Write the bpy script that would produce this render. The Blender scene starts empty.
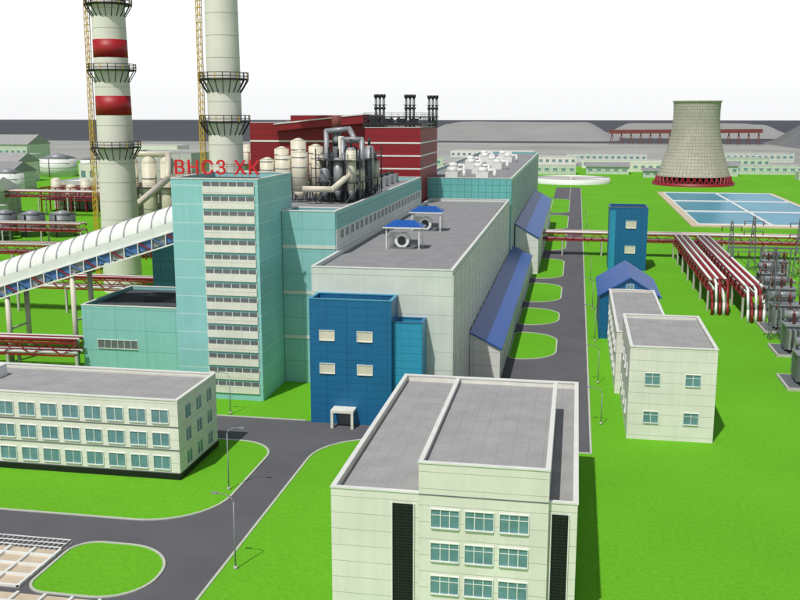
import bpy, math, random
from mathutils import Vector, noise
random.seed(7)
scene=bpy.context.scene
# ---------------------------------------------------------------- materials
def lin(c):
    c=c/255.0
    return c/12.92 if c<=0.04045 else ((c+0.055)/1.055)**2.4
def S(r,g,b,k=1.0): return (min(1,lin(r)*k),min(1,lin(g)*k),min(1,lin(b)*k),1)
def new_mat(name):
    m=bpy.data.materials.new(name); m.use_nodes=True
    nt=m.node_tree; p=nt.nodes["Principled BSDF"]
    return m,nt,p
def noise_col(nt,col,scale,amt,detail=4,vec=None):
    n=nt.nodes.new("ShaderNodeTexNoise"); n.inputs["Scale"].default_value=scale; n.inputs["Detail"].default_value=detail
    if vec is None:
        g=nt.nodes.new("ShaderNodeNewGeometry"); vec=g.outputs["Position"]
    nt.links.new(vec,n.inputs["Vector"])
    mr=nt.nodes.new("ShaderNodeMapRange"); mr.inputs[1].default_value=0.3; mr.inputs[2].default_value=0.7
    mr.inputs[3].default_value=1-amt; mr.inputs[4].default_value=1+amt
    nt.links.new(n.outputs["Fac"],mr.inputs[0])
    mx=nt.nodes.new("ShaderNodeVectorMath"); mx.operation='SCALE'
    if isinstance(col,tuple): mx.inputs[0].default_value=col[:3]
    else: nt.links.new(col,mx.inputs[0])
    nt.links.new(mr.outputs[0],mx.inputs["Scale"])
    return mx.outputs[0]
def plain(name,col,rough=0.6,metal=0,scale=0.6,amt=0.06):
    m,nt,p=new_mat(name)
    nt.links.new(noise_col(nt,col,scale,amt),p.inputs["Base Color"])
    p.inputs["Roughness"].default_value=rough; p.inputs["Metallic"].default_value=metal
    return m
def M(nt,op,a,b=None):
    n=nt.nodes.new("ShaderNodeMath"); n.operation=op
    for i,v in enumerate((a,b)):
        if v is None: continue
        if isinstance(v,(int,float)): n.inputs[i].default_value=v
        else: nt.links.new(v,n.inputs[i])
    return n.outputs[0]
def mixc(nt,fac,a,b):
    n=nt.nodes.new("ShaderNodeMix"); n.data_type='RGBA'
    nt.links.new(fac,n.inputs[0])
    for i,v in ((6,a),(7,b)):
        if isinstance(v,tuple): n.inputs[i].default_value=v
        else: nt.links.new(v,n.inputs[i])
    return n.outputs[2]
def panel(name,col,seam,zp=3.0,hp=0,zt=0.1,ht=0.1,band=None,bandp=6,bandw=.2,boff=0,rough=.55,amt=.05):
    m,nt,p=new_mat(name)
    g=nt.nodes.new("ShaderNodeNewGeometry"); s=nt.nodes.new("ShaderNodeSeparateXYZ")
    nt.links.new(g.outputs["Position"],s.inputs[0])
    base=noise_col(nt,col,.25,amt,3)
    mp=nt.nodes.new("ShaderNodeMapping"); mp.inputs["Scale"].default_value=(1,1,.06); nt.links.new(g.outputs["Position"],mp.inputs[0])
    base=noise_col(nt,base,1.6,amt*.8,4,mp.outputs[0])
    if band:
        fb=M(nt,'FRACT',M(nt,'DIVIDE',M(nt,'ADD',s.outputs[2],boff),bandp))
        base=mixc(nt,M(nt,'LESS_THAN',fb,bandw),base,band)
    fz=M(nt,'LESS_THAN',M(nt,'FRACT',M(nt,'DIVIDE',M(nt,'ADD',s.outputs[2],100.03),zp)),zt/zp)
    c=mixc(nt,fz,base,seam)
    if hp:
        fh=M(nt,'LESS_THAN',M(nt,'FRACT',M(nt,'DIVIDE',M(nt,'ADD',M(nt,'ADD',s.outputs[0],s.outputs[1]),1000.3),hp)),ht/hp)
        c=mixc(nt,fh,c,seam)
    nt.links.new(c,p.inputs["Base Color"]); p.inputs["Roughness"].default_value=rough
    return m
def roofmat(name,col,scale=.35,amt=.09,gx=0):
    m,nt,p=new_mat(name)
    c=noise_col(nt,col,scale,amt,8)
    c=noise_col(nt,c,3.5,amt*.6,5)
    if gx:
        g=nt.nodes.new("ShaderNodeNewGeometry"); s=nt.nodes.new("ShaderNodeSeparateXYZ"); nt.links.new(g.outputs["Position"],s.inputs[0])
        f1=M(nt,'LESS_THAN',M(nt,'FRACT',M(nt,'DIVIDE',M(nt,'ADD',s.outputs[0],500.2),gx)),.05/gx*1.2)
        f2=M(nt,'LESS_THAN',M(nt,'FRACT',M(nt,'DIVIDE',M(nt,'ADD',s.outputs[1],500.2),gx*2)),.05/gx*.7)
        dk=nt.nodes.new("ShaderNodeVectorMath"); dk.operation='SCALE'; nt.links.new(c,dk.inputs[0]); dk.inputs["Scale"].default_value=.8
        c=mixc(nt,M(nt,'MAXIMUM',f1,f2),c,dk.outputs[0])
    nt.links.new(c,p.inputs["Base Color"]); p.inputs["Roughness"].default_value=.9
    return m
K=.9
CREAM=S(230,229,218,K); CREAMSEAM=S(165,168,155,K)
m_cream=panel("cream_cladding",CREAM,CREAMSEAM,1.65,0,.05)
m_creamw=panel("white_hall_cladding",S(228,229,222,K),S(174,185,182,K),2.4,6,.08,.10)
m_hallf=panel("hall_front_cladding",S(212,219,211,K),S(168,182,175,K),3,0,.09)
m_teal=panel("teal_cladding",S(146,206,205,K),S(186,224,220,K),3.1,0,.16)
m_teal2=panel("teal_cladding_plain",S(142,199,197,K),S(108,168,166,K),4.0,6,.1,.08)
m_glassT=panel("teal_glass_cladding",S(108,184,181,K),S(72,142,140,K),2,2,.12,.12,rough=.25)
m_dteal=panel("dark_teal_cladding",S(34,84,86,K),S(20,58,60,K),2,3,.1,.1,rough=.3)
m_t2r=panel("banded_cladding",S(215,224,217,K),S(162,182,176,K),2.5,6,.07,.1,band=S(124,186,183,K),bandp=10,bandw=.28,boff=2)
m_blue=panel("blue_cladding",S(22,103,152,K),S(14,76,118,K),1.2,3.2,.06,.07,rough=.4)
m_cyan=panel("cyan_cladding",S(45,150,188,K),S(30,115,148,K),1.2,3.2,.06,.07,rough=.4)
m_red=panel("dark_red_cladding",S(138,14,28,K),S(100,8,18,K),2.0,0,.1)
m_redstripe=plain("white_trim",S(225,225,220,K))
m_roof=roofmat("felt_roof",S(143,144,146,K),gx=4)
m_roofL=roofmat("light_felt_roof",S(160,160,160,K),gx=1.5)
m_roofD=roofmat("dark_felt_roof",S(72,76,82,K))
m_bluer=panel("blue_metal_roof",S(32,88,168,K),S(20,62,130,K),50,1.2,.01,.1,rough=.4)
m_white=plain("white_paint",S(232,234,230,K),.5)
m_parapet=plain("parapet_cap",S(228,230,224,K),.5)
m_glass=plain("window_glass",S(105,146,152,K),.12,0,.8,.15)
m_dark=plain("dark_louvre",S(20,20,24),.4)
m_grey=plain("grey_steel",S(150,154,158,K),.45,.2)
m_dgrey=plain("dark_steel",S(44,46,50,K),.5,.2)
m_mgrey=plain("mid_steel",S(112,118,122,K),.5,.2)
m_redp=plain("red_pipe",S(140,24,38,K),.5)
m_redb=plain("red_band",S(165,18,30,K),.5)
m_cream2=plain("cream_tank",S(216,210,190,K),.5)
m_yellow=plain("yellow_steel",S(200,165,40,K),.5)
m_conc=plain("concrete",S(188,186,176,K),.8,0,.4,.08)
m_sign=plain("sign_red",S(205,16,30),.4)
m_bluel=plain("blue_lattice",S(80,120,175,K),.5)
m_brown=plain("rust_steel",S(120,60,52,K),.7)
m_pale=panel("pale_green_cladding",S(204,212,200,K),S(150,163,150,K),3,6,.2,.2)
m_chim=plain("chimney_shell",S(228,226,214,K),.7,0,.15,.05)
def ctower_mat():
    m,nt,p=new_mat("cooling_tower_shell")
    tc=nt.nodes.new("ShaderNodeTexCoord"); s=nt.nodes.new("ShaderNodeSeparateXYZ"); nt.links.new(tc.outputs["Object"],s.inputs[0])
    ang=M(nt,'ARCTAN2',s.outputs[1],s.outputs[0])
    f=M(nt,'LESS_THAN',M(nt,'FRACT',M(nt,'MULTIPLY',ang,60/6.2832)),.14)
    f2=M(nt,'LESS_THAN',M(nt,'FRACT',M(nt,'DIVIDE',s.outputs[2],2.2)),.14)
    c=noise_col(nt,S(180,174,162,K),.08,.14,6)
    c=noise_col(nt,c,.6,.12,4)
    c=mixc(nt,M(nt,'MAXIMUM',f,f2),c,S(140,136,126,K))
    nt.links.new(c,p.inputs["Base Color"]); p.inputs["Roughness"].default_value=.85
    return m
m_ct=ctower_mat()
def grass_mat(far=False):
    m,nt,p=new_mat("ground_terrain" if far else "lawn_grass")
    G=(.122,.385,.018,1)
    c=noise_col(nt,G,.035,.07,6); c=noise_col(nt,c,1.8,.09,6)
    if far:
        g=nt.nodes.new("ShaderNodeNewGeometry"); s=nt.nodes.new("ShaderNodeSeparateXYZ"); nt.links.new(g.outputs["Position"],s.inputs[0])
        n=nt.nodes.new("ShaderNodeTexNoise"); n.inputs["Scale"].default_value=.004; n.inputs["Detail"].default_value=5
        nt.links.new(g.outputs["Position"],n.inputs["Vector"])
        yy=M(nt,'ADD',s.outputs[1],M(nt,'MULTIPLY',M(nt,'SUBTRACT',n.outputs["Fac"],.5),400))
        c=mixc(nt,M(nt,'GREATER_THAN',yy,930),c,noise_col(nt,S(170,171,166,.8),.006,.15,6))
        c=mixc(nt,M(nt,'GREATER_THAN',s.outputs[1],1650),c,noise_col(nt,S(88,92,98,.75),.002,.12,6))
    nt.links.new(c,p.inputs["Base Color"]); p.inputs["Roughness"].default_value=.95
    p.inputs["Specular IOR Level"].default_value=.1
    return m
m_ground=grass_mat(True); m_grass=grass_mat()
def asphalt_mat():
    m,nt,p=new_mat("asphalt")
    c=noise_col(nt,S(98,98,103,.8),.12,.10,8); c=noise_col(nt,c,6,.08,4)
    nt.links.new(c,p.inputs["Base Color"]); p.inputs["Roughness"].default_value=.9
    return m
m_asph=asphalt_mat()
m_kerb=plain("kerb_concrete",S(190,196,180,K),.8)
m_water=plain("pool_water",S(38,150,180,.8),.3,0,.05,.12)
m_tan=plain("tan_paving",S(205,190,165,K),.8,0,.5,.1)
m_hillg=plain("spoil_earth",S(158,159,157,.8),.95,0,.012,.08)
m_hilld=plain("dark_spoil_earth",S(118,121,122,.8),.95,0,.012,.16)
# ---------------------------------------------------------------- builder
class B:
    def __init__(s,name,origin=(0,0,0)):
        s.name=name; s.parts={}; s.o=Vector(origin)
    def P(s,part,mat):
        if part not in s.parts: s.parts[part]=dict(v=[],f=[],m=[],mi=[],sm=[])
        d=s.parts[part]
        if mat not in d['m']: d['m'].append(mat)
        return d,d['m'].index(mat)
    def mesh(s,part,mat,vs,fs,smooth=False):
        d,i=s.P(part,mat); n=len(d['v']); d['v']+= [tuple(v) for v in vs]
        for k,f in enumerate(fs):
            d['f'].append([n+a for a in f]); d['mi'].append(i); d['sm'].append(smooth[k] if isinstance(smooth,list) else smooth)
    def box(s,part,mat,x0,x1,y0,y1,z0,z1):
        vs=[(x,y,z) for z in (z0,z1) for y in (y0,y1) for x in (x0,x1)]
        s.mesh(part,mat,vs,[(0,2,3,1),(4,5,7,6),(0,1,5,4),(2,6,7,3),(0,4,6,2),(1,3,7,5)])
    def beam(s,part,mat,p0,p1,w=.2,h=None):
        h=h or w; p0=Vector(p0);p1=Vector(p1); d=(p1-p0)
        if d.length<1e-4: return
        d.normalize(); up=Vector((0,0,1)) if abs(d.z)<.95 else Vector((0,1,0))
        a=d.cross(up).normalized()*w/2; b=a.cross(d).normalized()*h/2
        vs=[p+sa*a+sb*b for p in (p0,p1) for sa,sb in ((-1,-1),(1,-1),(1,1),(-1,1))]
        s.mesh(part,mat,vs,[(3,2,1,0),(4,5,6,7),(0,1,5,4),(1,2,6,5),(2,3,7,6),(3,0,4,7)])
    def cyl(s,part,mat,p0,p1,r0,r1=None,n=14,caps=True):
        r1=r0 if r1 is None else r1; p0=Vector(p0);p1=Vector(p1); d=(p1-p0).normalized()
        up=Vector((0,0,1)) if abs(d.z)<.95 else Vector((0,1,0))
        a=d.cross(up).normalized(); b=a.cross(d).normalized()
        vs=[];
        for p,r in ((p0,r0),(p1,r1)):
            for k in range(n):
                t=2*math.pi*k/n; vs.append(p+a*math.cos(t)*r+b*math.sin(t)*r)
        fs=[(k,(k+1)%n,n+(k+1)%n,n+k) for k in range(n)]; sm=[True]*n
        if caps: fs+= [tuple(range(n))[::-1],tuple(range(n,2*n))]; sm+=[False,False]
        s.mesh(part,mat,vs,fs,sm)
    def lathe(s,part,mat,c,prof,n=32,cap=True):
        vs=[];fs=[];sm=[]
        for r,z in prof:
            for k in range(n):
                t=2*math.pi*k/n; vs.append((c[0]+r*math.cos(t),c[1]+r*math.sin(t),c[2]+z))
        for j in range(len(prof)-1):
            for k in range(n): fs.append((j*n+k,j*n+(k+1)%n,(j+1)*n+(k+1)%n,(j+1)*n+k)); sm.append(True)
        if cap: fs.append(tuple(range((len(prof)-1)*n,len(prof)*n))); sm.append(False)
        s.mesh(part,mat,vs,fs,sm)
    def tube(s,part,mat,pts,r,n=10):
        for a,b in zip(pts,pts[1:]): s.cyl(part,mat,a,b,r,n=n)
        for p in pts[1:-1]: s.ball(part,mat,p,r*1.02)
    def ball(s,part,mat,c,r,n=10,half=False,sz=1):
        prof=[]; m=6
        for j in range(m+1):
            t=(-math.pi/2 if not half else 0)+ (math.pi if not half else math.pi/2)*j/m
            prof.append((max(r*math.cos(t),.001),r*math.sin(t)*sz))
        s.lathe(part,mat,c,prof,n,False)
    def done(s):
        e=bpy.data.objects.new(s.name,None); scene.collection.objects.link(e); e.location=s.o; e.empty_display_size=1
        for pn,d in s.parts.items():
            me=bpy.data.meshes.new(pn); me.from_pydata([tuple(Vector(v)-s.o) for v in d['v']],[],d['f'])
            for m in d['m']: me.materials.append(m)
            me.polygons.foreach_set("material_index",d['mi']); me.polygons.foreach_set("use_smooth",d['sm'])
            me.update(); o=bpy.data.objects.new(pn,me); scene.collection.objects.link(o); o.parent=e
        return e
    def block(s,x0,x1,y0,y1,z1,wall,roof=None,z0=-.3,ph=.7,pt=.35,cap=None,part="walls"):
        roof=roof or m_roof; cap=cap or m_parapet
        zr=z1-ph
        s.box(part,wall,x0,x1,y0,y1,z0,zr)
        s.box("parapet",wall,x0,x1,y0,y0+pt,zr,z1); s.box("parapet",wall,x0,x1,y1-pt,y1,zr,z1)
        s.box("parapet",wall,x0,x0+pt,y0+pt,y1-pt,zr,z1); s.box("parapet",wall,x1-pt,x1,y0+pt,y1-pt,zr,z1)
        e=.08;h=.14
        s.box("parapet_cap",cap,x0-e,x1+e,y0-e,y0+pt+e,z1,z1+h); s.box("parapet_cap",cap,x0-e,x1+e,y1-pt-e,y1+e,z1,z1+h)
        s.box("parapet_cap",cap,x0-e,x0+pt+e,y0+pt+e,y1-pt-e,z1,z1+h); s.box("parapet_cap",cap,x1-pt-e,x1+e,y0+pt+e,y1-pt-e,z1,z1+h)
        s.box("roof",roof,x0+pt,x1-pt,y0+pt,y1-pt,zr,zr+.05)
    def win(s,face,pos,c,z,w,h,mull=1,glass=None,frame=None,fw=.09,rail=False):
        glass=glass or m_glass; frame=frame or m_white
        def bx(part,mat,a0,a1,z0,z1,d0,d1):
            if face=='F': s.box(part,mat,a0,a1,pos-d1,pos-d0,z0,z1)
            elif face=='R': s.box(part,mat,pos+d0,pos+d1,a0,a1,z0,z1)
            else: s.box(part,mat,pos-d1,pos-d0,a0,a1,z0,z1)
        a0=c-w/2;a1=c+w/2
        bx("window_glass",glass,a0,a1,z,z+h,-.1,.02)
        bx("window_frames",frame,a0-fw,a0,z-fw,z+h+fw,-.1,.12); bx("window_frames",frame,a1,a1+fw,z-fw,z+h+fw,-.1,.12)
        bx("window_frames",frame,a0,a1,z+h,z+h+fw,-.1,.12); bx("window_frames",frame,a0,a1,z-fw,z,-.1,.2)
        for k in range(mull):
            a=a0+w*(k+1)/(mull+1); bx("window_frames",frame,a-.04,a+.04,z,z+h,0,.07)
        if rail: bx("window_frames",frame,a0,a1,z+h*.68,z+h*.68+.06,0,.06)
# ---------------------------------------------------------------- ground
def sheet(name,mat,pts,z=0.02,top=None):
    me=bpy.data.meshes.new(name)
    me.from_pydata([(x,y,z) for x,y in pts],[],[tuple(range(len(pts)))]); me.materials.append(mat)
    o=bpy.data.objects.new(name,me); scene.collection.objects.link(o); return o
sheet("ground",m_ground,[(-7000,-300),(7000,-300),(7000,7800),(-7000,7800)],0)
def rrect(x0,x1,y0,y1,r):
    pts=[]
    for (cx,cy,rr,a0) in ((x0,y0,r[0],180),(x1,y0,r[1],270),(x1,y1,r[2],0),(x0,y1,r[3],90)):
        if rr<=0: pts.append((cx,cy)); continue
        ox=cx+(rr if cx==x0 else -rr); oy=cy+(rr if cy==y0 else -rr)
        for k in range(11):
            t=math.radians(a0+9*k); pts.append((ox+rr*math.cos(t),oy+rr*math.sin(t)))
    return pts
kerbB=B("kerbs")
def kerb(pts,closed=True,w=.3):
    n=len(pts)
    for i in range(n if closed else n-1):
        a=pts[i]; b=pts[(i+1)%n]
        kerbB.beam("kerb_stones",m_kerb,(a[0],a[1],.02),(b[0],b[1],.02),w,.26)
roadB=B("road")
def road(x0,x1,y0,y1,z=.02): roadB.mesh("asphalt",m_asph,[(x0,y0,z),(x1,y0,z),(x1,y1,z),(x0,y1,z)],[(0,1,2,3)])
road(-140,-20,50,141.5); road(-20,3.5,134,141.5); road(-12.4,3.5,141.5,650); road(-24,-12.4,141.5,186)
lawnB=B("lawn")
def lawn(pts,z=.06,k=True):
    lawnB.mesh("turf",m_grass,[(x,y,z) for x,y in pts],[tuple(range(len(pts)))])
    if k: kerb(pts)
lawn(rrect(-139.8,-42,101,130.5,(0,9,6,0)))
lawn(rrect(-54.5,-42,82.5,94.5,(2.5,5,6.3,3)))
lawn(rrect(-36,-19.8,50,135,(0,0,0,10)),k=False)
c=rrect(-36,-19.8,50,135,(0,0,0,10)); kerb([(-19.8,135)]+c[c.index((-19.8,135))+1:]+[(-36,50)],False)
lawn(rrect(-19.8,3.6,50,134.2,(0,0,0,0)),z=.05,k=False)
kerb([(-19.8,135),(-19.8,134.2)],False); 
for (a,b) in ((187,211),(219,239),(247,276),(284,325),(345,400),(410,470),(480,560)):
    lawn(rrect(-12.2,-2.8,a,b,(1.8,7.2,7.2,1.8)))
kerb([(3.5,134),(3.5,650)],False); kerb([(-140,141.5),(-41,141.5)],False); kerb([(-19.8,134.1),(3.5,134.1)],False)
kerb([(-3,560),(-3,650)],False)
roadB.done(); lawnB.done(); kerbB.done()
# ---------------------------------------------------------------- front office
b=B("office_building",(-10,84,0))
X0,X1,Y0,Y1,Z=-22,1.2,84,125,13
b.block(X0,X1,Y0,Y1,Z,m_cream,m_roofL,ph=.8)
b.block(-13.4,-1.4,Y0-.7,113,16.3,m_cream,m_roofL,z0=12.25,ph=.6,pt=.3,part="upper_walls")
b.box("bay",m_cream,-13.4,-1.4,Y0-.7,Y0,-.3,12.25)
b.box("string_course",m_mgrey,-13.4,-1.4,Y0-.74,Y0-.7,13.2,13.3)
for r in range(4):
    z0=10.1-3.33*r
    for xc in (-10.9,-7.7,-4.5): b.win('F',Y0-.7,xc,z0,2.6,1.75,2,rail=True)
for xa,w in ((-15.0,2.0),(-.35,1.5)):
    b.box("louvre",m_dark,xa-w/2,xa+w/2,Y0-.06,Y0,0,11.9)
    for k in range(38): b.box("louvre",m_dgrey,xa-w/2,xa+w/2,Y0-.14,Y0-.06,.2+k*.31,.26+k*.31)
    for q in (-.1,.1): b.box("louvre",m_dgrey,xa+q*w*2-.04,xa+q*w*2+.04,Y0-.17,Y0-.14,0,11.9)
    b.box("louvre",m_white,xa-w/2-.1,xa-w/2,Y0-.18,Y0,0,12.0); b.box("louvre",m_white,xa+w/2,xa+w/2+.1,Y0-.18,Y0,0,12.0)
b.done()
# ---------------------------------------------------------------- left office (long)
b=B("administration_building",(-80,114,0))
b.block(-125,-50.5,114,127.8,11,m_cream,m_roofL,ph=.6)
b.box("plinth",m_dark,-125,-50.45,113.9,114,-.3,.9)
b.box("plinth",m_dark,-50.5,-50.4,114,127.8,-.3,.9)
for r in range(3):
    z0=7.9-3.2*r
    for k in range(22):
        xc=-53.0-3.2*k
        b.win('F',114,xc,z0,2.3,1.75,1)
    for yc in (117.2,121,124.8): b.win('R',-50.5,yc,z0,1.9,1.7,1)
for r in range(3):
    b.box("string_course",m_mgrey,-125,-50.5,113.93,114,7.3-3.2*r,7.42-3.2*r)
b.box("roof_hatch",m_white,-84,-81,121,123.6,10.4,12.2)
b.done()
# ---------------------------------------------------------------- teal tower
b=B("control_tower_building",(-58,151,0))
X0,X1,Y0,Y1,Z=-66,-51,150.5,169.5,37.5
b.block(X0,X1,Y0,Y1,Z,m_teal,m_roofD,ph=.9)
for k in range(15):
    z0=1.2+2.42*k
    b.box("spandrel",m_cream,-60.5,X1-.6,Y0-.22,Y0,z0,z0+1.25)
    b.box("strip_window",m_mgrey,-60.5,X1-.6,Y0-.08,Y0,z0+1.25,z0+2.0)
    for q in range(7): b.box("window_mullions",m_cream,-60.5+q*1.48,-60.38+q*1.48,Y0-.14,Y0-.08,z0+1.25,z0+2.0)
b.done()
tc=bpy.data.curves.new("letters","FONT"); tc.body="\u0412\u041d\u0421\u0417 \u0425\u041a"; tc.size=3.2; tc.extrude=.15; tc.offset=.02; tc.space_character=1.15
to=bpy.data.objects.new("letters",tc); scene.collection.objects.link(to); tc.materials.append(m_sign)
to.rotation_euler=(math.radians(90),0,0)
sb=B("rooftop_sign",(-65.6,150.8,37.9))
for k in range(12): sb.beam("frame",m_redb,(-65.4+k*1.28,151.25,37.6),(-65.4+k*1.28,151.25,40.2),.06)
sb.beam("frame",m_redb,(-65.6,151.25,38.4),(-51.2,151.25,38.4),.06); sb.beam("frame",m_redb,(-65.6,151.25,39.9),(-51.2,151.25,39.9),.06)
e=sb.done(); to.parent=e; to.location=(0,.2,.35)
bpy.context.view_layer.update()
if to.dimensions.x>0: to.scale=(14.6/to.dimensions.x,1,1)
# ---------------------------------------------------------------- tall teal hall
b=B("teal_production_hall",(-60,163,0))
b.block(-65.9,-41.2,169.6,258,31.2,m_teal2,m_roof,ph=.8)
b.block(-50.9,-41.2,163,169.55,31.2,m_teal2,m_roof,ph=.8,part="stair_walls")
b.box("side_cladding",m_t2r,-41.2,-41.05,163.2,257.8,24.2,30.3)
for k in range(22): b.win('R',-41.05,167+k*4.1,26.2,2.6,1.5,1,glass=m_mgrey)
for z in (8.2,16.4,24.6): b.box("front_band",m_hallf,-50.9,-41.2,162.9,163,z,z+.6)
b.done()
def rail(b,x0,x1,y0,y1,z,h=1.1,mat=None,step=2):
    mat=mat or m_grey
    for zz in (z+h,z+h*.5):
        for p,q in (((x0,y0),(x1,y0)),((x1,y0),(x1,y1)),((x1,y1),(x0,y1)),((x0,y1),(x0,y0))): b.beam("railing",mat,(*p,zz),(*q,zz),.07)
    nx=max(1,int((x1-x0)/step)); ny=max(1,int((y1-y0)/step))
    for k in range(nx+1):
        x=x0+(x1-x0)*k/nx
        for y in (y0,y1): b.beam("railing",mat,(x,y,z),(x,y,z+h),.06)
    for k in range(1,ny):
        y=y0+(y1-y0)*k/ny
        for x in (x0,x1): b.beam("railing",mat,(x,y,z),(x,y,z+h),.06)
b=B("rooftop_silos",(-57,196,31))
zr=30.45
for (x,y,h,r) in ((-61.5,188,8.5,1.5),(-58.2,188,9.3,1.6),(-54.7,188,10.0,1.6),(-51.6,190,9.5,1.3),(-60,193,10.5,1.5),(-56.4,193,12.2,1.6),(-53,194,11,1.5)):
    b.cyl("silo_shell",m_cream2,(x,y,zr+2.2),(x,y,zr+h),r,n=20); b.cyl("silo_cone",m_cream2,(x,y,zr+1),(x,y,zr+2.2),.5,r,20)
    b.cyl("silo_roof",m_cream2,(x,y,zr+h),(x,y,zr+h+.5),r,.3,20)
    for q in range(4):
        t=q*math.pi/2+.78; b.beam("legs",m_mgrey,(x+r*math.cos(t),y+r*math.sin(t),zr),(x+r*math.cos(t),y+r*math.sin(t),zr+2.6),.2)
    for q in range(4): b.cyl("hoops",m_grey,(x,y,zr+3+q*h/5),(x,y,zr+3.15+q*h/5),r+.06,n=20)
rail(b,-65,-50.6,185.5,197,zr,1.1)
b.done()
b=B("rooftop_filter_plant",(-46,196,31))
b.cyl("column",m_mgrey,(-50,200,zr),(-50,200,zr+17),.9,n=16); b.cyl("column",m_cream2,(-48.6,198,zr),(-48.6,198,zr+13),.6,n=14)
b.cyl("column",m_dgrey,(-50,200,zr+11),(-50,200,zr+12),1.0,n=16); b.cyl("column",m_brown,(-50,200,zr+14.5),(-50,200,zr+17.2),1.0,n=16)
b.tube("duct",m_grey,[(-52,199,zr),(-52,199,zr+14),(-47,199,zr+14.5),(-45,196,zr+12)],.55,12)
b.tube("duct",m_grey,[(-47,193,zr),(-47,193,zr+12.5),(-43,193,zr+12.5),(-43,193,zr+4)],.5,12)
b.tube("duct",m_cream2,[(-53,184,zr+3),(-47,184,zr+3),(-44,188,zr+6),(-43,192,zr+6)],.6,12)
for i,(x,y) in enumerate(((-49.5,188),(-46.8,188),(-44.1,188),(-49,192),(-46,192),(-43.2,192),(-46,200),(-43,200),(-43,206),(-46,206))):
    hh=6.5+(i*37%5)
    b.cyl("filter_vessel",(m_mgrey,m_grey,m_cream2)[i%3],(x,y,zr+2.5),(x,y,zr+hh),1.0,n=16); b.cyl("filter_cone",m_mgrey,(x,y,zr+.6),(x,y,zr+2.5),.25,1.0,16)
    b.ball("filter_dome",m_grey,(x,y,zr+hh),1.0,14,True,.6)
    b.cyl("vent",m_dgrey,(x,y,zr+hh+.4),(x,y,zr+hh+2.2),.28,n=8)
    for q in range(4):
        t=q*math.pi/2+.78; b.beam("legs",m_dgrey,(x+1.1*math.cos(t),y+1.1*math.sin(t),zr),(x+1.1*math.cos(t),y+1.1*math.sin(t),zr+4),.16)
for zz in (4,8.4):
    b.box("platform",m_dgrey,-51,-42,186.5,208,zr+zz,zr+zz+.12); rail(b,-51,-42,186.5,208,zr+zz+.1,1.0,m_mgrey)
for x in (-51,-48,-45,-42):
    for y in (186.5,197,208): b.beam("frame",m_dgrey,(x,y,zr),(x,y,zr+10.8),.22)
for x0,x1 in ((-51,-48),(-45,-42)): 
    b.beam("frame",m_mgrey,(x0,186.4,zr),(x1,186.4,zr+4),.14); b.beam("frame",m_mgrey,(x1,186.4,zr+4),(x0,186.4,zr+8.4),.14)
for y in range(212,250,7):
    b.box("air_handler",m_grey,-50,-46,y,y+3.5,zr,zr+2.2); b.cyl("fan",m_dgrey,(-48,y+1.7,zr+2.2),(-48,y+1.7,zr+2.7),1.1,n=16)
b.done()
# ---------------------------------------------------------------- white hall
b=B("white_production_hall",(-30,146,0))
b.block(-41.0,-18.3,146.2,274,24.1,m_hallf,m_roof,ph=.7)
b.box("side_cladding",m_creamw,-18.3,-18.15,146.3,273.9,-.2,23.3)
for k in range(20): b.box("pilaster",m_parapet,-18.15,-17.95,149.5+k*6.2,149.9+k*6.2,0,23.2)
b.done()
def canopy(x,y,z):
    b=B("rooftop_fan_canopy",(x,y,z))
    w,d,h=3.6,2.4,4.2
    for sx in (-1,1):
        for sy in (-1,1): b.beam("legs",m_white,(x+sx*w*.85,y+sy*d*.85,z),(x+sx*w*.85,y+sy*d*.85,z+h),.18)
        b.beam("legs",m_white,(x+sx*w*.85,y-d*.85,z+h*.5),(x+sx*w*.85,y+d*.85,z+h*.5),.12)
    vs=[(x-w,y-d,z+h),(x+w,y-d,z+h),(x+w,y+d,z+h),(x-w,y+d,z+h),(x-w*.5,y,z+h+1.1),(x+w*.5,y,z+h+1.1)]
    b.mesh("canopy_roof",m_bluer,vs,[(0,1,5,4),(2,3,4,5),(1,2,5),(3,0,4),(3,2,1,0)])
    b.box("canopy_roof",m_white,x-w-.05,x+w+.05,y-d-.05,y+d+.05,z+h-.25,z+h-.02)
    b.cyl("fan_housing",m_white,(x-.3,y-1.2,z+1.6),(x-.3,y+1.2,z+1.6),1.35,n=20); b.cyl("fan_intake",m_dgrey,(x-.3,y-1.3,z+1.6),(x-.3,y-1.2,z+1.6),.8,n=20)
    b.box("fan_base",m_mgrey,x-2,x+2,y-1.4,y+1.4,z,z+.4); b.box("motor",m_mgrey,x+1,x+2.4,y-.6,y+.6,z+.4,z+1.6)
    b.tube("duct",m_white,[(x-.3,y,z+2.5),(x-2.3,y,z+2.6),(x-2.4,y,z)],.4)
    b.done()
canopy(-31,175,23.4); canopy(-31,203,23.4)
b=B("rear_teal_hall",(-30,275,0))
b.block(-46,-17.9,275,470,30,m_glassT,m_roof,ph=.8)
for k in range(24): b.box("fins",m_parapet,-17.9,-17.6,278+k*8,278.5+k*8,0,29)
b.done()
b=B("rooftop_ventilation_units",(-30,300,30))
for k in range(6):
    y=284+k*26
    for x in ((-39,-31) if k%2 else (-36,-27)):
        b.box("unit_base",m_white,x-1.8,x+1.8,y-2,y+2,29.2,31.2); b.cyl("unit_fan",m_white,(x,y,31.2),(x,y,32.6),1.5,1.2,16)
        b.tube("duct",m_white,[(x+1.5,y,31.8),(x+3.4,y,31.8),(x+3.6,y,29.3)],.5)
b.done()
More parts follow.
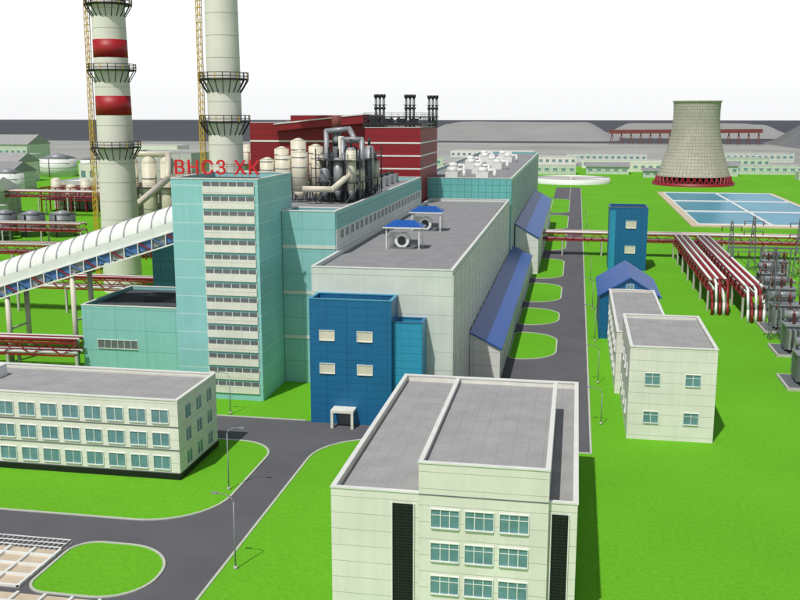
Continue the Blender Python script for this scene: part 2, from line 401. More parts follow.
def annex(x0,x1,y0,y1,ze,zt,name="annex_with_blue_roof"):
    b=B(name,(x0,y0,0))
    b.mesh("walls",m_creamw,[(x0,y0,-.2),(x1,y0,-.2),(x1,y0,ze),(x0,y0,zt),(x0,y1,-.2),(x1,y1,-.2),(x1,y1,ze),(x0,y1,zt)],[(0,1,2,3),(1,5,6,2),(5,4,7,6),(3,2,6,7)])
    e=.4; dz=(zt-ze)/(x1-x0)*e
    b.mesh("roof",m_bluer,[(x0,y0-e,zt+.1),(x1+e,y0-e,ze-dz+.1),(x1+e,y1+e,ze-dz+.1),(x0,y1+e,zt+.1),(x0,y0-e,zt+.35),(x1+e,y0-e,ze-dz+.35),(x1+e,y1+e,ze-dz+.35),(x0,y1+e,zt+.35)],[(3,2,1,0),(4,5,6,7),(0,1,5,4),(1,2,6,5),(2,3,7,6)])
    n=int((y1-y0)/7)
    for k in range(n): b.win('R',x1,y0+4+k*7,2,3,1.6,2)
    b.done()
annex(-17.9,-12.4,169,287,6.3,9.0)
annex(-17.5,-10.5,292,430,11,15)
# ---------------------------------------------------------------- blue building
b=B("blue_stair_building",(-33,141,0))
b.block(-40,-27,141,146.1,19.9,m_blue,m_roofD,ph=.7,cap=m_cyan)
b.block(-26.99,-22.4,142.2,146.1,16.4,m_cyan,m_roofD,ph=.6,cap=m_blue)
for xc,z in ((-37.2,13.5),(-31.2,13.5),(-37.2,8.2),(-31.2,8.2)): b.win('F',141,xc,z,2.3,1.5,1,glass=m_cream2)
b.box("porch",m_cream,-36.2,-32.6,138.6,141,2.5,2.9); b.box("porch",m_cream,-36.2,-35.8,138.6,139,-.1,2.5); b.box("porch",m_cream,-33,-32.6,138.6,139,-.1,2.5)
b.box("door",m_mgrey,-35.4,-33.5,140.9,141,0,2.3)
b.done()
# ---------------------------------------------------------------- left teal blocks
b=B("teal_side_building",(-80,164,0))
b.block(-91,-66.1,164,184.9,12.6,m_teal2,m_roofD,ph=.7)
b.win('F',164,-84,4.5,8,1.6,5,glass=m_mgrey)
b.block(-86,-66.1,185,205,22.3,m_dteal,m_roofD,ph=.7)
b.box("roof_monitor",m_dgrey,-82,-72,172,176,11.9,13.2)
b.done()
# ---------------------------------------------------------------- red building
b=B("red_boiler_house",(-70,262,0))
b.block(-57.5,-42,262,294,44.3,m_red,m_roofD,ph=.6)
b.block(-92,-57.6,266,300,45.6,m_red,m_roofD,ph=.6)
b.block(-80,-57.6,266.5,290,47.6,m_red,m_roofD,z0=45.1,ph=.4)
b.box("white_bands",m_redstripe,-92,-57.6,265.9,266,40.2,40.7)
for z in (33,36.5,40): 
    b.box("white_bands",m_redstripe,-57.5,-42,261.9,262,z,z+.4); b.box("white_bands",m_redstripe,-42,-41.9,262,294,z,z+.4)
b.mesh("sloping_gallery",m_red,[(-84,263.5,43.3),(-57,262.8,45.6),(-57,262.8,47.9),(-84,263.5,45.0),(-84,265.8,43.3),(-57,265.8,45.6),(-57,265.8,47.9),(-84,265.8,45.0)],[(0,1,2,3),(3,2,6,7),(7,6,5,4),(4,5,1,0),(1,5,6,2),(0,3,7,4)])
b.beam("sloping_gallery",m_redstripe,(-84,263.4,45.2),(-57,262.7,48.1),.3)
b.box("roof_deck",m_dgrey,-58,-41.8,262.5,292,44.9,45.4)
for zz in (45.4,47.2): 
    b.beam("roof_deck",m_dgrey,(-58,262.6,zz),(-42,262.6,zz),.35); b.beam("roof_deck",m_dgrey,(-42,262.6,zz),(-42,292,zz),.35)
for k in range(8): 
    b.beam("roof_deck",m_dgrey,(-58+k*2.0,262.6,45.4),(-56+k*2.0,262.6,47.2),.25); b.beam("roof_deck",m_dgrey,(-58+k*2.0,262.6,44),(-58+k*2.0,262.6,47.2),.25)
    b.beam("roof_deck",m_dgrey,(-42,262.6+k*3.6,44),(-42,262.6+k*3.6,47.2),.25)
for q in range(4): b.box("deck_machinery",m_dgrey,-56.5+q*3.6,-54.5+q*3.6,266,270,45.4,46.8)
rail(b,-58,-42,262.5,292,47.3,1.0,m_dgrey)
b.done()
for (x,y) in ((-54.5,268),(-47,274),(-42.5,288)):
    b=B("exhaust_stack_group",(x,y,45))
    for dx in (-1.1,0,1.1):
        b.cyl("stack",m_mgrey,(x+dx,y,44),(x+dx,y,52.5),.36,n=10)
        b.cyl("stack_cap",m_dgrey,(x+dx,y,52.5),(x+dx,y,53.4),.6,n=10)
        b.cyl("band",m_dgrey,(x+dx,y,49.3),(x+dx,y,49.9),.55,n=10)
    for z in (47,50.4): b.box("bracing",m_dgrey,x-1.8,x+1.8,y-.6,y+.6,z,z+.2)
    b.done()
# ---------------------------------------------------------------- chimneys
def chimney(x,y,r0,r1,h,bands,plats,lad=True):
    b=B("industrial_chimney",(x,y,0))
    R=lambda z:r0+(r1-r0)*z/h
    b.lathe("shaft",m_chim,(x,y,0),[(R(z),z) for z in [h*k/20 for k in range(21)]],40)
    for k in range(1,22): 
        z=h*k/22; b.lathe("pour_joint",m_conc,(x,y,0),[(R(z)+.005,z),(R(z)+.03,z),(R(z)+.03,z+.12),(R(z)+.005,z+.12)],40,False)
    for z0,z1 in bands: b.lathe("red_band",m_redb,(x,y,0),[(R(z0)+.01,z0),(R(z0)+.05,z0),(R(z1)+.05,z1),(R(z1)+.01,z1)],40,False)
    for z in plats:
        r=R(z)+1.9; n=20
        b.lathe("platform",m_dgrey,(x,y,z),[(R(z),0),(r,0),(r,.35),(R(z),.35)],n,False)
        for k in range(n):
            t=2*math.pi*k/n;t2=2*math.pi*(k+1)/n
            p=(x+r*math.cos(t),y+r*math.sin(t));q=(x+r*math.cos(t2),y+r*math.sin(t2))
            b.beam("platform_railing",m_yellow if k%3==0 else m_dgrey,(*p,z+.2),(*p,z+1.7),.16)
            for zz in (.9,1.7): b.beam("platform_railing",m_dgrey,(*p,z+zz),(*q,z+zz),.15)
            b.beam("platform_brackets",m_dgrey,(*p,z),(x+R(z-3)*math.cos(t),y+R(z-3)*math.sin(t),z-3),.18)
    for s in (-.5,.5):
        b.beam("ladder",m_yellow,(x-R(0)-.9,y-1+s,1),(x-R(h)-.9,y-1+s,h),.16)
        b.beam("ladder",m_yellow,(x-R(0)-1.9,y-1+s,3),(x-R(h)-1.9,y-1+s,h),.16)
    k=3.0
    while k<h:
        rr=R(k)
        b.box("ladder",m_yellow,x-rr-1.95,x-rr-.85,y-1.5,y-.5,k,k+.15)
        b.beam("ladder",m_yellow,(x-rr-.9,y-1.5,k),(x-rr-1.9,y-1.5,k+1.7),.12); k+=1.7
    b.done()
chimney(-122.3,244,5.2,3.8,110,[(47.7,52.7),(62.6,67.2),(77,81)],[39,59.2,76])
chimney(-84,225,4.4,3.6,112,[(82,88)],[56,46])
# ---------------------------------------------------------------- conveyor gallery
b=B("conveyor_gallery",(-66,170,0))
def gz(x): 
    t=(-66-x)/84.0; return max(3.2,26.6-26.8*t)
yA,yB=166.5,174
for i in range(30):
    x0=-66.1-i*2.8; x1=x0-2.8
    z0,z1=gz(x0),gz(x1)
    n=8; pr=[]
    for k in range(n+1):
        t=math.pi*k/n; pr.append(((yA+yB)/2-math.cos(t)*(yB-yA)/2, math.sin(t)*3.0))
    vs=[(x0,y,z0+4.2+h) for y,h in pr]+[(x1,y,z1+4.2+h) for y,h in pr]
    b.mesh("curved_roof",m_white,vs,[(k,k+1,n+2+k,n+1+k) for k in range(n)],True)
    vs=[(x0+.15,y+(0 if 0<k<n else (-.1 if k==0 else .1)),z0+4.25+h*1.03) for k,(y,h) in enumerate(pr)]+[(x0-.15,y+(0 if 0<k<n else (-.1 if k==0 else .1)),z0+4.2+h*1.03) for k,(y,h) in enumerate(pr)]
    b.mesh("roof_ribs",m_grey,vs,[(k,k+1,n+2+k,n+1+k) for k in range(n)],True)
    for y in (yA,yB):
        b.mesh("side_panel",m_white,[(x0,y,z0+2.4),(x1,y,z1+2.4),(x1,y,z1+4.2),(x0,y,z0+4.2)],[(0,1,2,3)])
        yo=y-.1 if y==yA else y+.1
        b.beam("truss",m_white,(x0,yo,z0),(x1,yo,z1),.28); b.beam("truss",m_white,(x0,yo,z0+2.3),(x1,yo,z1+2.3),.24)
        b.beam("truss",m_bluel if i%2 else m_redp,(x0,yo,z0),(x1,yo,z1+2.3),.22); b.beam("truss",m_white,(x0,yo,z0),(x0,yo,z0+2.3),.18)
        yg=y+(.25 if y==yA else -.25)
        b.mesh("lower_glazing",m_bluel if i%3 else m_grey,[(x0,yg,z0+.4),(x1,yg,z1+.4),(x1,yg,z1+2.2),(x0,yg,z0+2.2)],[(0,1,2,3)])
    b.mesh("floor",m_mgrey,[(x0,yA,z0+.1),(x1,yA,z1+.1),(x1,yB,z1+.1),(x0,yB,z0+.1)],[(0,1,2,3)])
    if i in (10,15,20,25):
        for y in (yA+.4,yB-.4):
            b.cyl("support",m_cream2,(x0,y,-.2),(x0,y,z0),.5,n=12)
        b.beam("support",m_cream2,(x0,yA+.4,z0*.5),(x0,yB-.4,z0*.5),.35)
b.done()
# ---------------------------------------------------------------- pipe racks
def rack(pts,z,w=4,cols=12,npipes=4,name="pipe_rack",truss=True,whitecol=True,mats=None):
    b=B(name,(pts[0][0],pts[0][1],0)); mats=mats or (m_redp,m_white,m_redp,m_white)
    for (ax,ay),(bx,by) in zip(pts,pts[1:]):
        d=Vector((bx-ax,by-ay)); L=d.length; d/=L; nrm=Vector((-d.y,d.x))
        for s in (-1,1):
            o=nrm*w/2*s
            for zz in (z,z+2.4): b.beam("girder",m_redp,(ax+o.x,ay+o.y,zz),(bx+o.x,by+o.y,zz),.3)
            if truss:
                m=int(L/3)
                for k in range(m):
                    p=(ax+o.x+d.x*L*k/m,ay+o.y+d.y*L*k/m); q=(ax+o.x+d.x*L*(k+1)/m,ay+o.y+d.y*L*(k+1)/m)
                    b.beam("bracing",m_redp,(*p,z if k%2 else z+2.4),(*q,z+2.4 if k%2 else z),.18)
            m=max(1,int(L/cols))
            for k in range(m+1):
                b.beam("column",m_conc,(ax+o.x+d.x*L*k/m,ay+o.y+d.y*L*k/m,-.2),(ax+o.x+d.x*L*k/m,ay+o.y+d.y*L*k/m,z),.5)
        for k in range(npipes):
            o=nrm*(-w/2+.4+(w-.8)*k/(npipes-1))
            for lv in (.5,2.9): b.cyl("pipe",mats[(k+(lv>1))%len(mats)],(ax+o.x,ay+o.y,z+lv),(bx+o.x,by+o.y,z+lv),.32,n=8)
    b.done()
rack([(-17,336),(36,336)],5.2,5,12,5)
rack([(36,336),(90,336)],5.2,5,12,5)
rack([(35.5,333),(35.5,244)],5,4.5,14,5)
rack([(42.5,333),(42.5,236)],5,4.5,14,5)
b=B("pipe_drop_bundle",(39,238,0))
for k in range(10):
    x=33.7+k*.9 if k<5 else 36.2+k*.9; y=243 if k<5 else 235
    b.tube("pipe",m_white if k%2 else m_redp,[(x,y+1,7.9 if k%3 else 5.6),(x,y-2,7.5 if k%3 else 5.2),(x,y-4,3),(x,y-4.5,-.1)],.32)
b.done()
rack([(-91,163),(-160,160)],3.4,4,12,4)
rack([(-150,262),(-330,255)],7,5,15,5)
rack([(-150,262),(-150,420)],7,5,15,5)
rack([(-130,420),(-420,430)],9,6,15,5)
rack([(-180,330),(-340,330)],5,5,15,5)
rack([(-96,215),(-200,215)],6,4,13,4)
# ---------------------------------------------------------------- right service building
b=B("laboratory_building",(15,142,0))
b.block(8.8,21.3,142,166,14.2,m_cream,m_roofL,ph=.6)
for xc in (12.2,18.0):
    for z in (8.6,2.7): b.win('F',142,xc,z,2.1,1.7,1,rail=True)
for z in (8.6,2.7):
    for yc in (147,152,157,162): b.win('L',8.8,yc,z,1.6,1.7,1)
b.block(7.9,17.2,166.01,208,11.0,m_cream,m_roofL,ph=.5,part="long_wing_walls")
for k in range(7):
    for z in (6.9,2.6): b.win('L',7.9,170+k*5.4,z,2.6,1.5,2)
b.done()
b=B("blue_gabled_building",(12,208,0))
x0,x1,y0,y1,ze,zt=6.0,18.5,208.2,232,9.5,13.5; xm=(x0+x1)/2
b.mesh("walls",m_blue,[(x0,y0,-.2),(x1,y0,-.2),(x1,y0,ze),(xm,y0,zt),(x0,y0,ze),(x0,y1,-.2),(x1,y1,-.2),(x1,y1,ze),(xm,y1,zt),(x0,y1,ze)],[(0,1,2,3,4),(9,8,7,6,5),(1,6,7,2),(5,0,4,9)])
for s,xa in ((-1,x0-.5),(1,x1+.5)):
    zl=ze-.27
    b.mesh("roof",m_bluer,[(xm,y0-.5,zt+.02),(xa,y0-.5,zl),(xa,y1+.5,zl),(xm,y1+.5,zt+.02),(xm,y0-.5,zt+.3),(xa,y0-.5,zl+.28),(xa,y1+.5,zl+.28),(xm,y1+.5,zt+.3)],[(0,1,2,3),(4,5,6,7),(0,1,5,4),(1,2,6,5),(2,3,7,6)])
b.win('F',y0,xm,11,1.4,1.1,1)
b.done()
b=B("blue_water_tower_building",(16,304,0))
b.block(10.8,22.3,304,317,19.5,m_blue,m_roofD,ph=.7,cap=m_blue)
b.box("light_panel",m_cyan,10.75,12.6,303.85,304,0,18.7)
for z in (13.3,5.5): b.win('F',304,17.3,z,3,2.2,1,glass=m_cream2)
b.done()
# ---------------------------------------------------------------- transformers
def transformer(x,y,s=1.0):
    b=B("power_transformer",(x,y,0))
    b.box("plinth",m_conc,x-5.5,x+5.5,y-5,y+5,-.2,.5)
    b.box("plinth_pit",m_mgrey,x-5.1,x+5.1,y-4.6,y+4.6,.5,.52)
    b.box("tank",m_mgrey,x-3*s,x+3*s,y-1.8*s,y+1.8*s,.9,5*s); b.box("tank_lid",m_grey,x-3.2*s,x+3.2*s,y-2*s,y+2*s,5*s,5.25*s)
    for sgn in (-1,1):
        for k in range(7):
            xa=x-2.8*s+k*.85*s; ya=y+sgn*2.0*s
            b.box("radiator",m_grey,xa,xa+.45,min(ya,ya+sgn*1.5*s),max(ya,ya+sgn*1.5*s),1.3,4.6*s)
    b.cyl("conservator",m_grey,(x-3*s,y+1.2,6.6*s),(x+1.6*s,y+1.2,6.6*s),.85,n=16)
    for dx in (-2.2,.6): b.beam("conservator_legs",m_dgrey,(x+dx,y+1.2,5.2*s),(x+dx,y+1.2,6*s),.25)
    for k in range(3):
        xb=x-1.6*s+k*1.9*s; yb=y-.8*s
        b.cyl("bushing",m_brown,(xb,yb,5.2*s),(xb-.2,yb-.5,7.9*s),.24,.14,10)
        for q in range(6): b.cyl("bushing_sheds",m_brown,(xb-.03*q,yb-.08*q,5.6*s+q*.36),(xb-.03*q,yb-.08*q,5.75*s+q*.36),.42,.3,10)
    b.cyl("wheels",m_dgrey,(x-2.4,y-1.6,.75),(x-2.4,y+1.6,.75),.25,n=10); b.cyl("wheels",m_dgrey,(x+2.4,y-1.6,.75),(x+2.4,y+1.6,.75),.25,n=10)
    b.done()
for (x,y) in ((43.5,178),(46.5,203),(48,225),(50.5,247),(53,270),(58,293),(57,190),(60,215),(63,240)): transformer(x,y,1.15)
def mast(x,y,h,w=1.2):
    b=B("lattice_mast",(x,y,0))
    for sx in (-1,1):
        for sy in (-1,1): b.beam("legs",m_mgrey,(x+sx*w,y+sy*w,-.2),(x+sx*.25,y+sy*.25,h),.16)
    n=int(h/1.6)
    for k in range(n):
        z0=h*k/n;z1=h*(k+1)/n;a=w+(.25-w)*k/n;c=w+(.25-w)*(k+1)/n
        sg=1 if k%2 else -1
        for s in (-1,1):
            b.beam("bracing",m_mgrey,(x-sg*a,y+s*a,z0),(x+sg*c,y+s*c,z1),.1); b.beam("bracing",m_mgrey,(x+s*a,y-sg*a,z0),(x+s*c,y+sg*c,z1),.1)
    for z in (h*.72,h*.9): 
        b.beam("crossarm",m_mgrey,(x-3,y,z),(x+3,y,z),.2)
        for dx in (-2.8,0,2.8): b.cyl("insulator",m_brown,(x+dx,y,z-1.3),(x+dx,y,z-.1),.16,n=8)
    b.done()
for (x,y,h) in ((46,296,17),(55,312,17),(66,300,18),(52,262,14),(61,268,17),(66,282,15),(43.5,214,11),(53,218,12),(47,238,13),(58,250,14)): mast(x,y,h)
b=B("busbar_gantry",(60,285,0))
for x in (44,52,60,68):
    b.beam("posts",m_mgrey,(x,282,0),(x,282,11),.35)
b.beam("beam",m_mgrey,(43,282,11),(70,282,11),.5); b.beam("beam",m_mgrey,(43,282,9.8),(70,282,9.8),.2)
for x in (46,49,55,58,64,67):
    b.cyl("insulator",m_brown,(x,282,8.3),(x,282,9.8),.18,n=8); b.beam("conductor",m_dgrey,(x,282,8.3),(x,250,8.0),.08)
b.done()
# ---------------------------------------------------------------- cooling tower
cx,cy=80,695
b=B("cooling_tower",(cx,cy,0))
prof=[]
for k in range(25):
    z=6+(56-6)*k/24; zw=47; rw=15.4
    a=33 if z<zw else 45
    prof.append((rw*math.sqrt(1+((z-zw)/a)**2)*1.0,z))
prof+= [(prof[-1][0]+.5,56.1),(prof[-1][0]+.5,57),(prof[-1][0]-.8,57),(prof[-1][0]-.8,40)]
b.lathe("shell",m_ct,(cx,cy,0),prof,72,False)
rb=prof[0][0]
n=40
for k in range(n):
    t=2*math.pi*k/n
    for dk in (-.5,.5):
        t2=2*math.pi*(k+dk)/n
        b.beam("diagonal_columns",m_redp,(cx+(rb+1.5)*math.cos(t),cy+(rb+1.5)*math.sin(t),-.2),(cx+rb*math.cos(t2),cy+rb*math.sin(t2),6.1),.8)
b.lathe("basin",m_redp,(cx,cy,0),[(rb+3,-.2),(rb+3,2.0),(rb+2.4,2.0),(rb+2.4,.4)],60,False)
b.lathe("inner_fill",m_dark,(cx,cy,0),[(rb-2,-.2),(rb-2,6)],40,True)
b.done()
b=B("water_pools",(85,520,0))
px0,px1,py0,py1=50,118,430,618
b.box("apron",m_tan,px0,px1,py0,py1,-.3,.5)
nx,ny=2,3
w=(px1-px0-6)/nx; h=(py1-py0-10)/ny
for i in range(nx):
    for j in range(ny):
        x0=px0+3+i*w+.8;x1=px0+3+(i+1)*w-.8;y0=py0+5+j*h+2;y1=py0+5+(j+1)*h-2
        b.mesh("water",m_water,[(x0,y0,.54),(x1,y0,.54),(x1,y1,.54),(x0,y1,.54)],[(0,1,2,3)])
        for (a,c,d,e2) in ((x0-.8,x1+.8,y0-1.2,y0),(x0-.8,x1+.8,y1,y1+1.2),(x0-.8,x0,y0,y1),(x1,x1+.8,y0,y1)): b.box("coping",m_white,a,c,d,e2,.5,.9)
b.done()
b=B("settling_tank",(-3,700,0))
b.lathe("wall",m_white,(-3,700,0),[(27,-.2),(27,3.5),(25.8,3.5),(25.8,1.5)],60,False)
b.lathe("water",m_conc,(-3,700,0),[(.01,1.8),(25.8,1.8)],60,False)
b.box("bridge",m_grey,-29,23,699,701,3.6,4.2); b.cyl("centre_pier",m_conc,(-3,700,0),(-3,700,4),2,n=16)
b.done()
b=B("distant_conveyor_bridge",(50,1600,0))
b.mesh("gallery",m_brown,[(50,1600,17),(285,1600,19),(285,1600,25),(50,1600,23),(50,1606,17),(285,1606,19),(285,1606,25),(50,1606,23)],[(0,1,2,3),(3,2,6,7),(7,6,5,4),(4,5,1,0),(1,5,6,2),(0,3,7,4)])
for k in range(16):
    x=55+k*15; b.beam("legs",m_brown,(x-3,1603,-.2),(x,1603,18+k*.1),1.1); b.beam("legs",m_brown,(x+3,1603,-.2),(x,1603,18+k*.1),1.1)
b.done()
# ---------------------------------------------------------------- distant buildings
def simple(x,y,w,d,h,wall,roof,name="distant_warehouse",pitch=False):
    b=B(name,(x,y,0))
    if pitch:
        b.box("walls",wall,x-w/2,x+w/2,y-d/2,y+d/2,-.3,h)
        b.mesh("roof",roof,[(x-w/2-1,y-d/2-1,h+.01),(x+w/2+1,y-d/2-1,h+.01),(x+w/2+1,y+d/2+1,h+.01),(x-w/2-1,y+d/2+1,h+.01),(x-w/2-1,y,h+d*.22),(x+w/2+1,y,h+d*.22)],[(0,1,5,4),(2,3,4,5),(1,2,5),(3,0,4),(3,2,1,0)])
    else: b.block(x-w/2,x+w/2,y-d/2,y+d/2,h,wall,roof,ph=.6)
    n=max(2,int(w/6))
    for k in range(n):
        b.win('F',y-d/2,x-w/2+w*(k+.5)/n,h*.45,w/n*.5,h*.28,1,frame=m_white)
    b.done()
rnd=random.Random(3)
for (x,y,w,d,h,p) in ((-20,800,40,18,7,0),(25,810,34,16,6,1),(-60,830,40,20,8,0),(65,850,50,18,7,0),(110,800,30,16,8,1),(150,830,60,20,7,0),(205,800,44,20,8,0),(250,770,40,20,7,1),(-90,780,30,20,9,1),(40,900,70,20,7,0),(140,920,60,24,9,0),(-30,940,60,24,8,0),(230,900,60,22,9,0),(280,840,40,20,9,0),(-120,880,50,20,9,0),(60,770,18,10,5,1),(175,760,26,14,6,0),(215,700,24,14,6,0),(30,1020,80,24,8,0),(170,1040,90,24,9,0),(-90,1060,90,24,9,0)):
    simple(x,y,w,d,h,(m_pale,m_cream,m_pale)[rnd.randrange(3)],(m_roof,m_mgrey,m_roofL)[rnd.randrange(3)],pitch=bool(p))
for (x,y,w,d,h,p) in ((-300,420,60,30,12,1),(-240,470,50,26,14,0),(-200,520,50,24,16,0),(-380,560,70,30,12,1),(-290,600,60,30,16,0),(-420,640,60,30,14,1),(-480,720,90,30,16,0),(-350,760,80,30,14,0),(-240,720,60,26,18,1),(-170,650,40,26,14,0),(-550,850,90,40,20,1),(-420,900,80,30,18,0),(-300,900,80,30,14,0),(-190,850,60,30,14,0),(-330,480,36,20,9,0),(-265,385,30,14,8,0)):
    simple(x,y,w,d,h,(m_pale,m_cream,m_teal2,m_pale)[rnd.randrange(4)],(m_roof,m_mgrey,m_roofL,m_white)[rnd.randrange(4)],pitch=bool(p))
simple(-142,322,30,30,35,m_pale,m_roof,"auxiliary_boiler_house")
b=B("dust_collector",(-140,300,0))
for k in range(4):
    x=-152+k*6.5; b.cyl("vessel",m_cream2,(x,300,8),(x,300,32),2.4,n=18); b.cyl("cone",m_cream2,(x,300,4),(x,300,8),.6,2.4,18); b.ball("dome",m_cream2,(x,300,32),2.4,16,True)
    for z in (12,17,22,27): b.cyl("hoops",m_grey,(x,300,z),(x,300,z+.3),2.5,n=18)
    for q in range(4):
        t=q*1.57+.78; b.beam("legs",m_redp,(x+2.5*math.cos(t),300+2.5*math.sin(t),-.2),(x+2.5*math.cos(t),300+2.5*math.sin(t),10),.4)
b.box("platform",m_dgrey,-156,-129,296.5,303.5,24,24.3); rail(b,-156,-129,296.5,303.5,24.3,1.2,m_redp,3)
b.tube("duct",m_cream2,[(-152,300,35),(-132,300,35),(-126,285,28),(-124,250,20)],1.0,14)
b.done()
def tank(x,y,r,h,mat=None):
    b=B("storage_tank",(x,y,0)); mat=mat or m_mgrey
    b.cyl("shell",mat,(x,y,-.2),(x,y,h),r,n=28); b.cyl("roof",m_grey,(x,y,h),(x,y,h+r*.3),r+.1,.3,28)
    for q in range(3): b.cyl("hoops",m_grey,(x,y,h*(q+1)/4),(x,y,h*(q+1)/4+.2),r+.12,n=28)
    b.beam("ladder",m_dgrey,(x,y-r-.3,0),(x,y-r-.3,h),.35)
    b.done()
for (x,y,r,h,m) in ((-225,350,5,9,None),(-213,350,5,9,None),(-201,352,5,9,None),(-237,352,5,9,None),(-219,338,4,7,None),(-260,540,10,12,m_cream2),(-235,545,10,12,m_cream2),(-330,520,9,14,m_white),(-190,440,7,16,m_cream2),(-175,440,7,16,m_cream2),(-400,700,14,14,m_white),(-360,690,14,14,m_white)): tank(x,y,r,h,m)
def plant(x0,y0,nx,ny,s,zs,name="process_plant"):
    b=B(name,(x0,y0,0))
    for k in range(nx+1):
        for j in range(ny+1):
            x=x0+k*s; y=y0+j*s
            b.beam("frame",m_redp,(x,y,0),(x,y,zs[-1]),.5)
            for z in zs:
                if k<nx: b.beam("frame",m_redp,(x,y,z),(x+s,y,z),.4)
                if j<ny: b.beam("frame",m_redp,(x,y,z),(x,y+s,z),.4)
    for z in zs[:-1]: b.box("deck",m_dgrey,x0,x0+nx*s,y0,y0+ny*s,z+.2,z+.4)
    for k in range(nx): 
        xx=x0+(k+.5)*s; b.cyl("vessel",m_cream2,(xx,y0+s,zs[0]+.4),(xx,y0+s,zs[-1]+3-k%2*3),s*.32,n=18); b.ball("dome",m_cream2,(xx,y0+s,zs[-1]+3-k%2*3),s*.32,14,True,.6)
    b.done()
plant(-190,372,4,2,8,(7,13,20)); plant(-262,440,5,2,8,(6,12)); plant(-330,370,4,2,9,(6,12,17)); plant(-215,590,5,2,10,(8,16,24))
# ---------------------------------------------------------------- hills
def hill(name,x0,x1,y0,y1,h,mat,nx=60,ny=14,seed=0,edge=.18,rough=.08):
    vs=[];fs=[]
    for j in range(ny+1):
        for i in range(nx+1):
            u=i/nx;v=j/ny
            x=x0+(x1-x0)*u;y=y0+(y1-y0)*v
            e=min(1,u/edge,(1-u)/edge); e=e*e*(3-2*e); f=min(1,v/.3,(1-v)/.3); f=f*f*(3-2*f)
            nz=noise.noise(Vector((x*.006+seed,y*.006,seed)))*rough+noise.noise(Vector((x*.03+seed,y*.03,seed)))*rough*.3
            vs.append((x,y,h*e*f*(.95+nz)-1.0))
    for j in range(ny):
        for i in range(nx): a=j*(nx+1)+i; fs.append((a,a+1,a+nx+2,a+nx+1))
    me=bpy.data.meshes.new(name); me.from_pydata(vs,[],fs); me.materials.append(mat)
    me.polygons.foreach_set("use_smooth",[True]*len(fs))
    o=bpy.data.objects.new(name,me); scene.collection.objects.link(o)
hill("hill",-330,90,1750,2500,32,m_hillg,seed=1.3,rough=.1)
hill("hill",60,460,2000,2700,28,m_hillg,seed=5.1)
hill("hill",300,1000,1350,1800,38,m_hilld,seed=9.7,edge=.1,rough=.12)
# ---------------------------------------------------------------- plaza
b=B("plaza_paving",(-75,80,0))
def plz(x0,x1,y0,y1):
    b.box("paving",m_tan,x0,x1,y0,y1,-.2,.1)
    y=y0
    while y<y1-.3: b.box("white_dividers",m_white,x0,x1,y,y+.32,.1,.32); y+=2.3
    x=x1-.35
    while x>x0: b.box("cross_dividers",m_white,x,x+.3,y0,y1,.1,.36); x-=3.0
plz(-120,-55.0,83.0,91.5); plz(-120,-45.2,50,81.9)
b.box("paving_edge",m_conc,-120,-55.0,91.5,94.0,-.2,.12)
x=-55.3
while x>-119: b.box("grille_bars",m_grey,x,x+.16,91.5,93.8,.12,.4); x-=.62
for y in (91.6,92.6,93.6): b.box("grille_bars",m_white,-119,-55.1,y,y+.14,.4,.46)
b.done()
# ---------------------------------------------------------------- lamps
def lamp(x,y,h=9,ax=-1):
    b=B("street_lamp",(x,y,0))
    b.cyl("pole",m_grey,(x,y,0),(x,y,h-.8),.09,.06,8); b.cyl("base",m_conc,(x,y,0),(x,y,.4),.22,n=10)
    pts=[(x,y,h-.8),(x+ax*.3,y,h-.25),(x+ax*1.0,y,h),(x+ax*1.8,y,h+.05)]
    b.tube("arm",m_grey,pts,.05,6)
    b.box("lamp_head",m_grey,min(x+ax*1.7,x+ax*2.4),max(x+ax*1.7,x+ax*2.4),y-.15,y+.15,h-.02,h+.13)
    b.done()
for (x,y,h,a) in ((-43,112,8.5,1),(-34.5,91,8.5,-1),(-37.5,142.6,7,-1),(-54,142.6,7,-1),(5.2,148,6,-1),(5.2,172,7,-1),(5.2,205,8,-1),(5.2,240,8,-1),(5.2,280,8,-1),(5.2,360,8,-1),(5.2,410,8,-1),(5.2,470,8,-1),(-75,100,8,-1)): lamp(x,y,h,a)
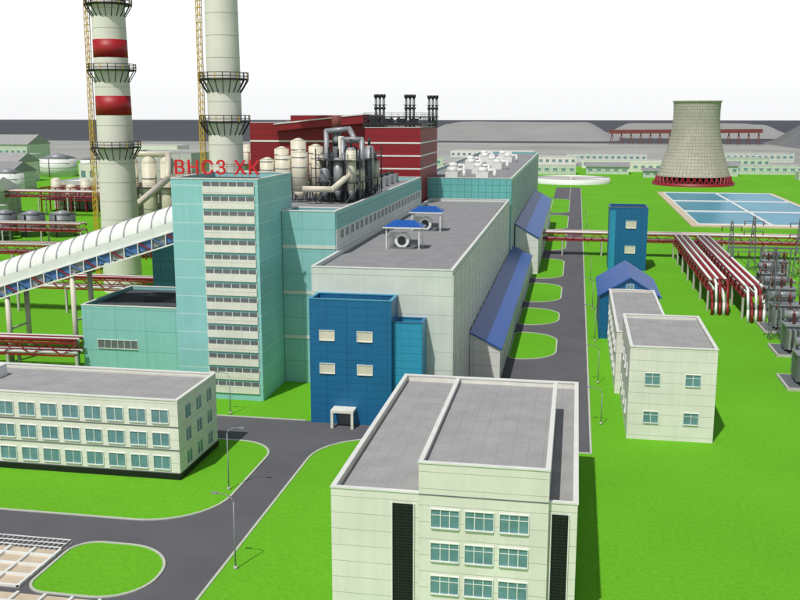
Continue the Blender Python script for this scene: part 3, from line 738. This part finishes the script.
# ---------------------------------------------------------------- light
w=bpy.data.worlds.new("World"); scene.world=w; w.use_nodes=True; nt=w.node_tree
el=math.radians(58); az=math.atan2(-.33,-.944)
bg=nt.nodes["Background"]; sky=nt.nodes.new("ShaderNodeTexSky"); sky.sky_type='NISHITA'; sky.sun_disc=False
sky.sun_elevation=el; sky.sun_rotation=az%(2*math.pi); sky.dust_density=3
nt.links.new(sky.outputs[0],bg.inputs[0]); bg.inputs[1].default_value=.05
bg2=nt.nodes.new("ShaderNodeBackground"); tc=nt.nodes.new("ShaderNodeTexCoord"); sp=nt.nodes.new("ShaderNodeSeparateXYZ")
nt.links.new(tc.outputs["Generated"],sp.inputs[0])
mr=nt.nodes.new("ShaderNodeMapRange"); mr.interpolation_type='SMOOTHSTEP'
mr.inputs[1].default_value=.12; mr.inputs[2].default_value=.32; mr.inputs[3].default_value=.92; mr.inputs[4].default_value=.07
nt.links.new(sp.outputs[2],mr.inputs[0]); nt.links.new(mr.outputs[0],bg2.inputs[1]); bg2.inputs[0].default_value=(.975,.985,1,1)
ad=nt.nodes.new("ShaderNodeAddShader"); nt.links.new(bg.outputs[0],ad.inputs[0]); nt.links.new(bg2.outputs[0],ad.inputs[1])
nt.links.new(ad.outputs[0],nt.nodes["World Output"].inputs[0])
L=bpy.data.lights.new("sun","SUN"); L.energy=3.4; L.angle=math.radians(.8); L.color=(1,.97,.93)
lo=bpy.data.objects.new("sun",L); scene.collection.objects.link(lo)
d=Vector((.33*math.cos(el),.944*math.cos(el),-math.sin(el))); lo.rotation_euler=d.to_track_quat('-Z','Y').to_euler(); lo.location=(-50,-100,200)
# ---------------------------------------------------------------- camera
cam=bpy.data.cameras.new("camera"); co=bpy.data.objects.new("camera",cam); scene.collection.objects.link(co); scene.camera=co
th=math.atan(186/960); ps=math.atan(178/960*math.cos(th))
co.location=(0,0,48); co.rotation_euler=(math.pi/2-th,0,ps); cam.lens=43.2; cam.sensor_width=36; cam.clip_end=30000; cam.clip_start=.5
scene.view_settings.view_transform='Standard'; scene.view_settings.look='None'; scene.view_settings.exposure=0
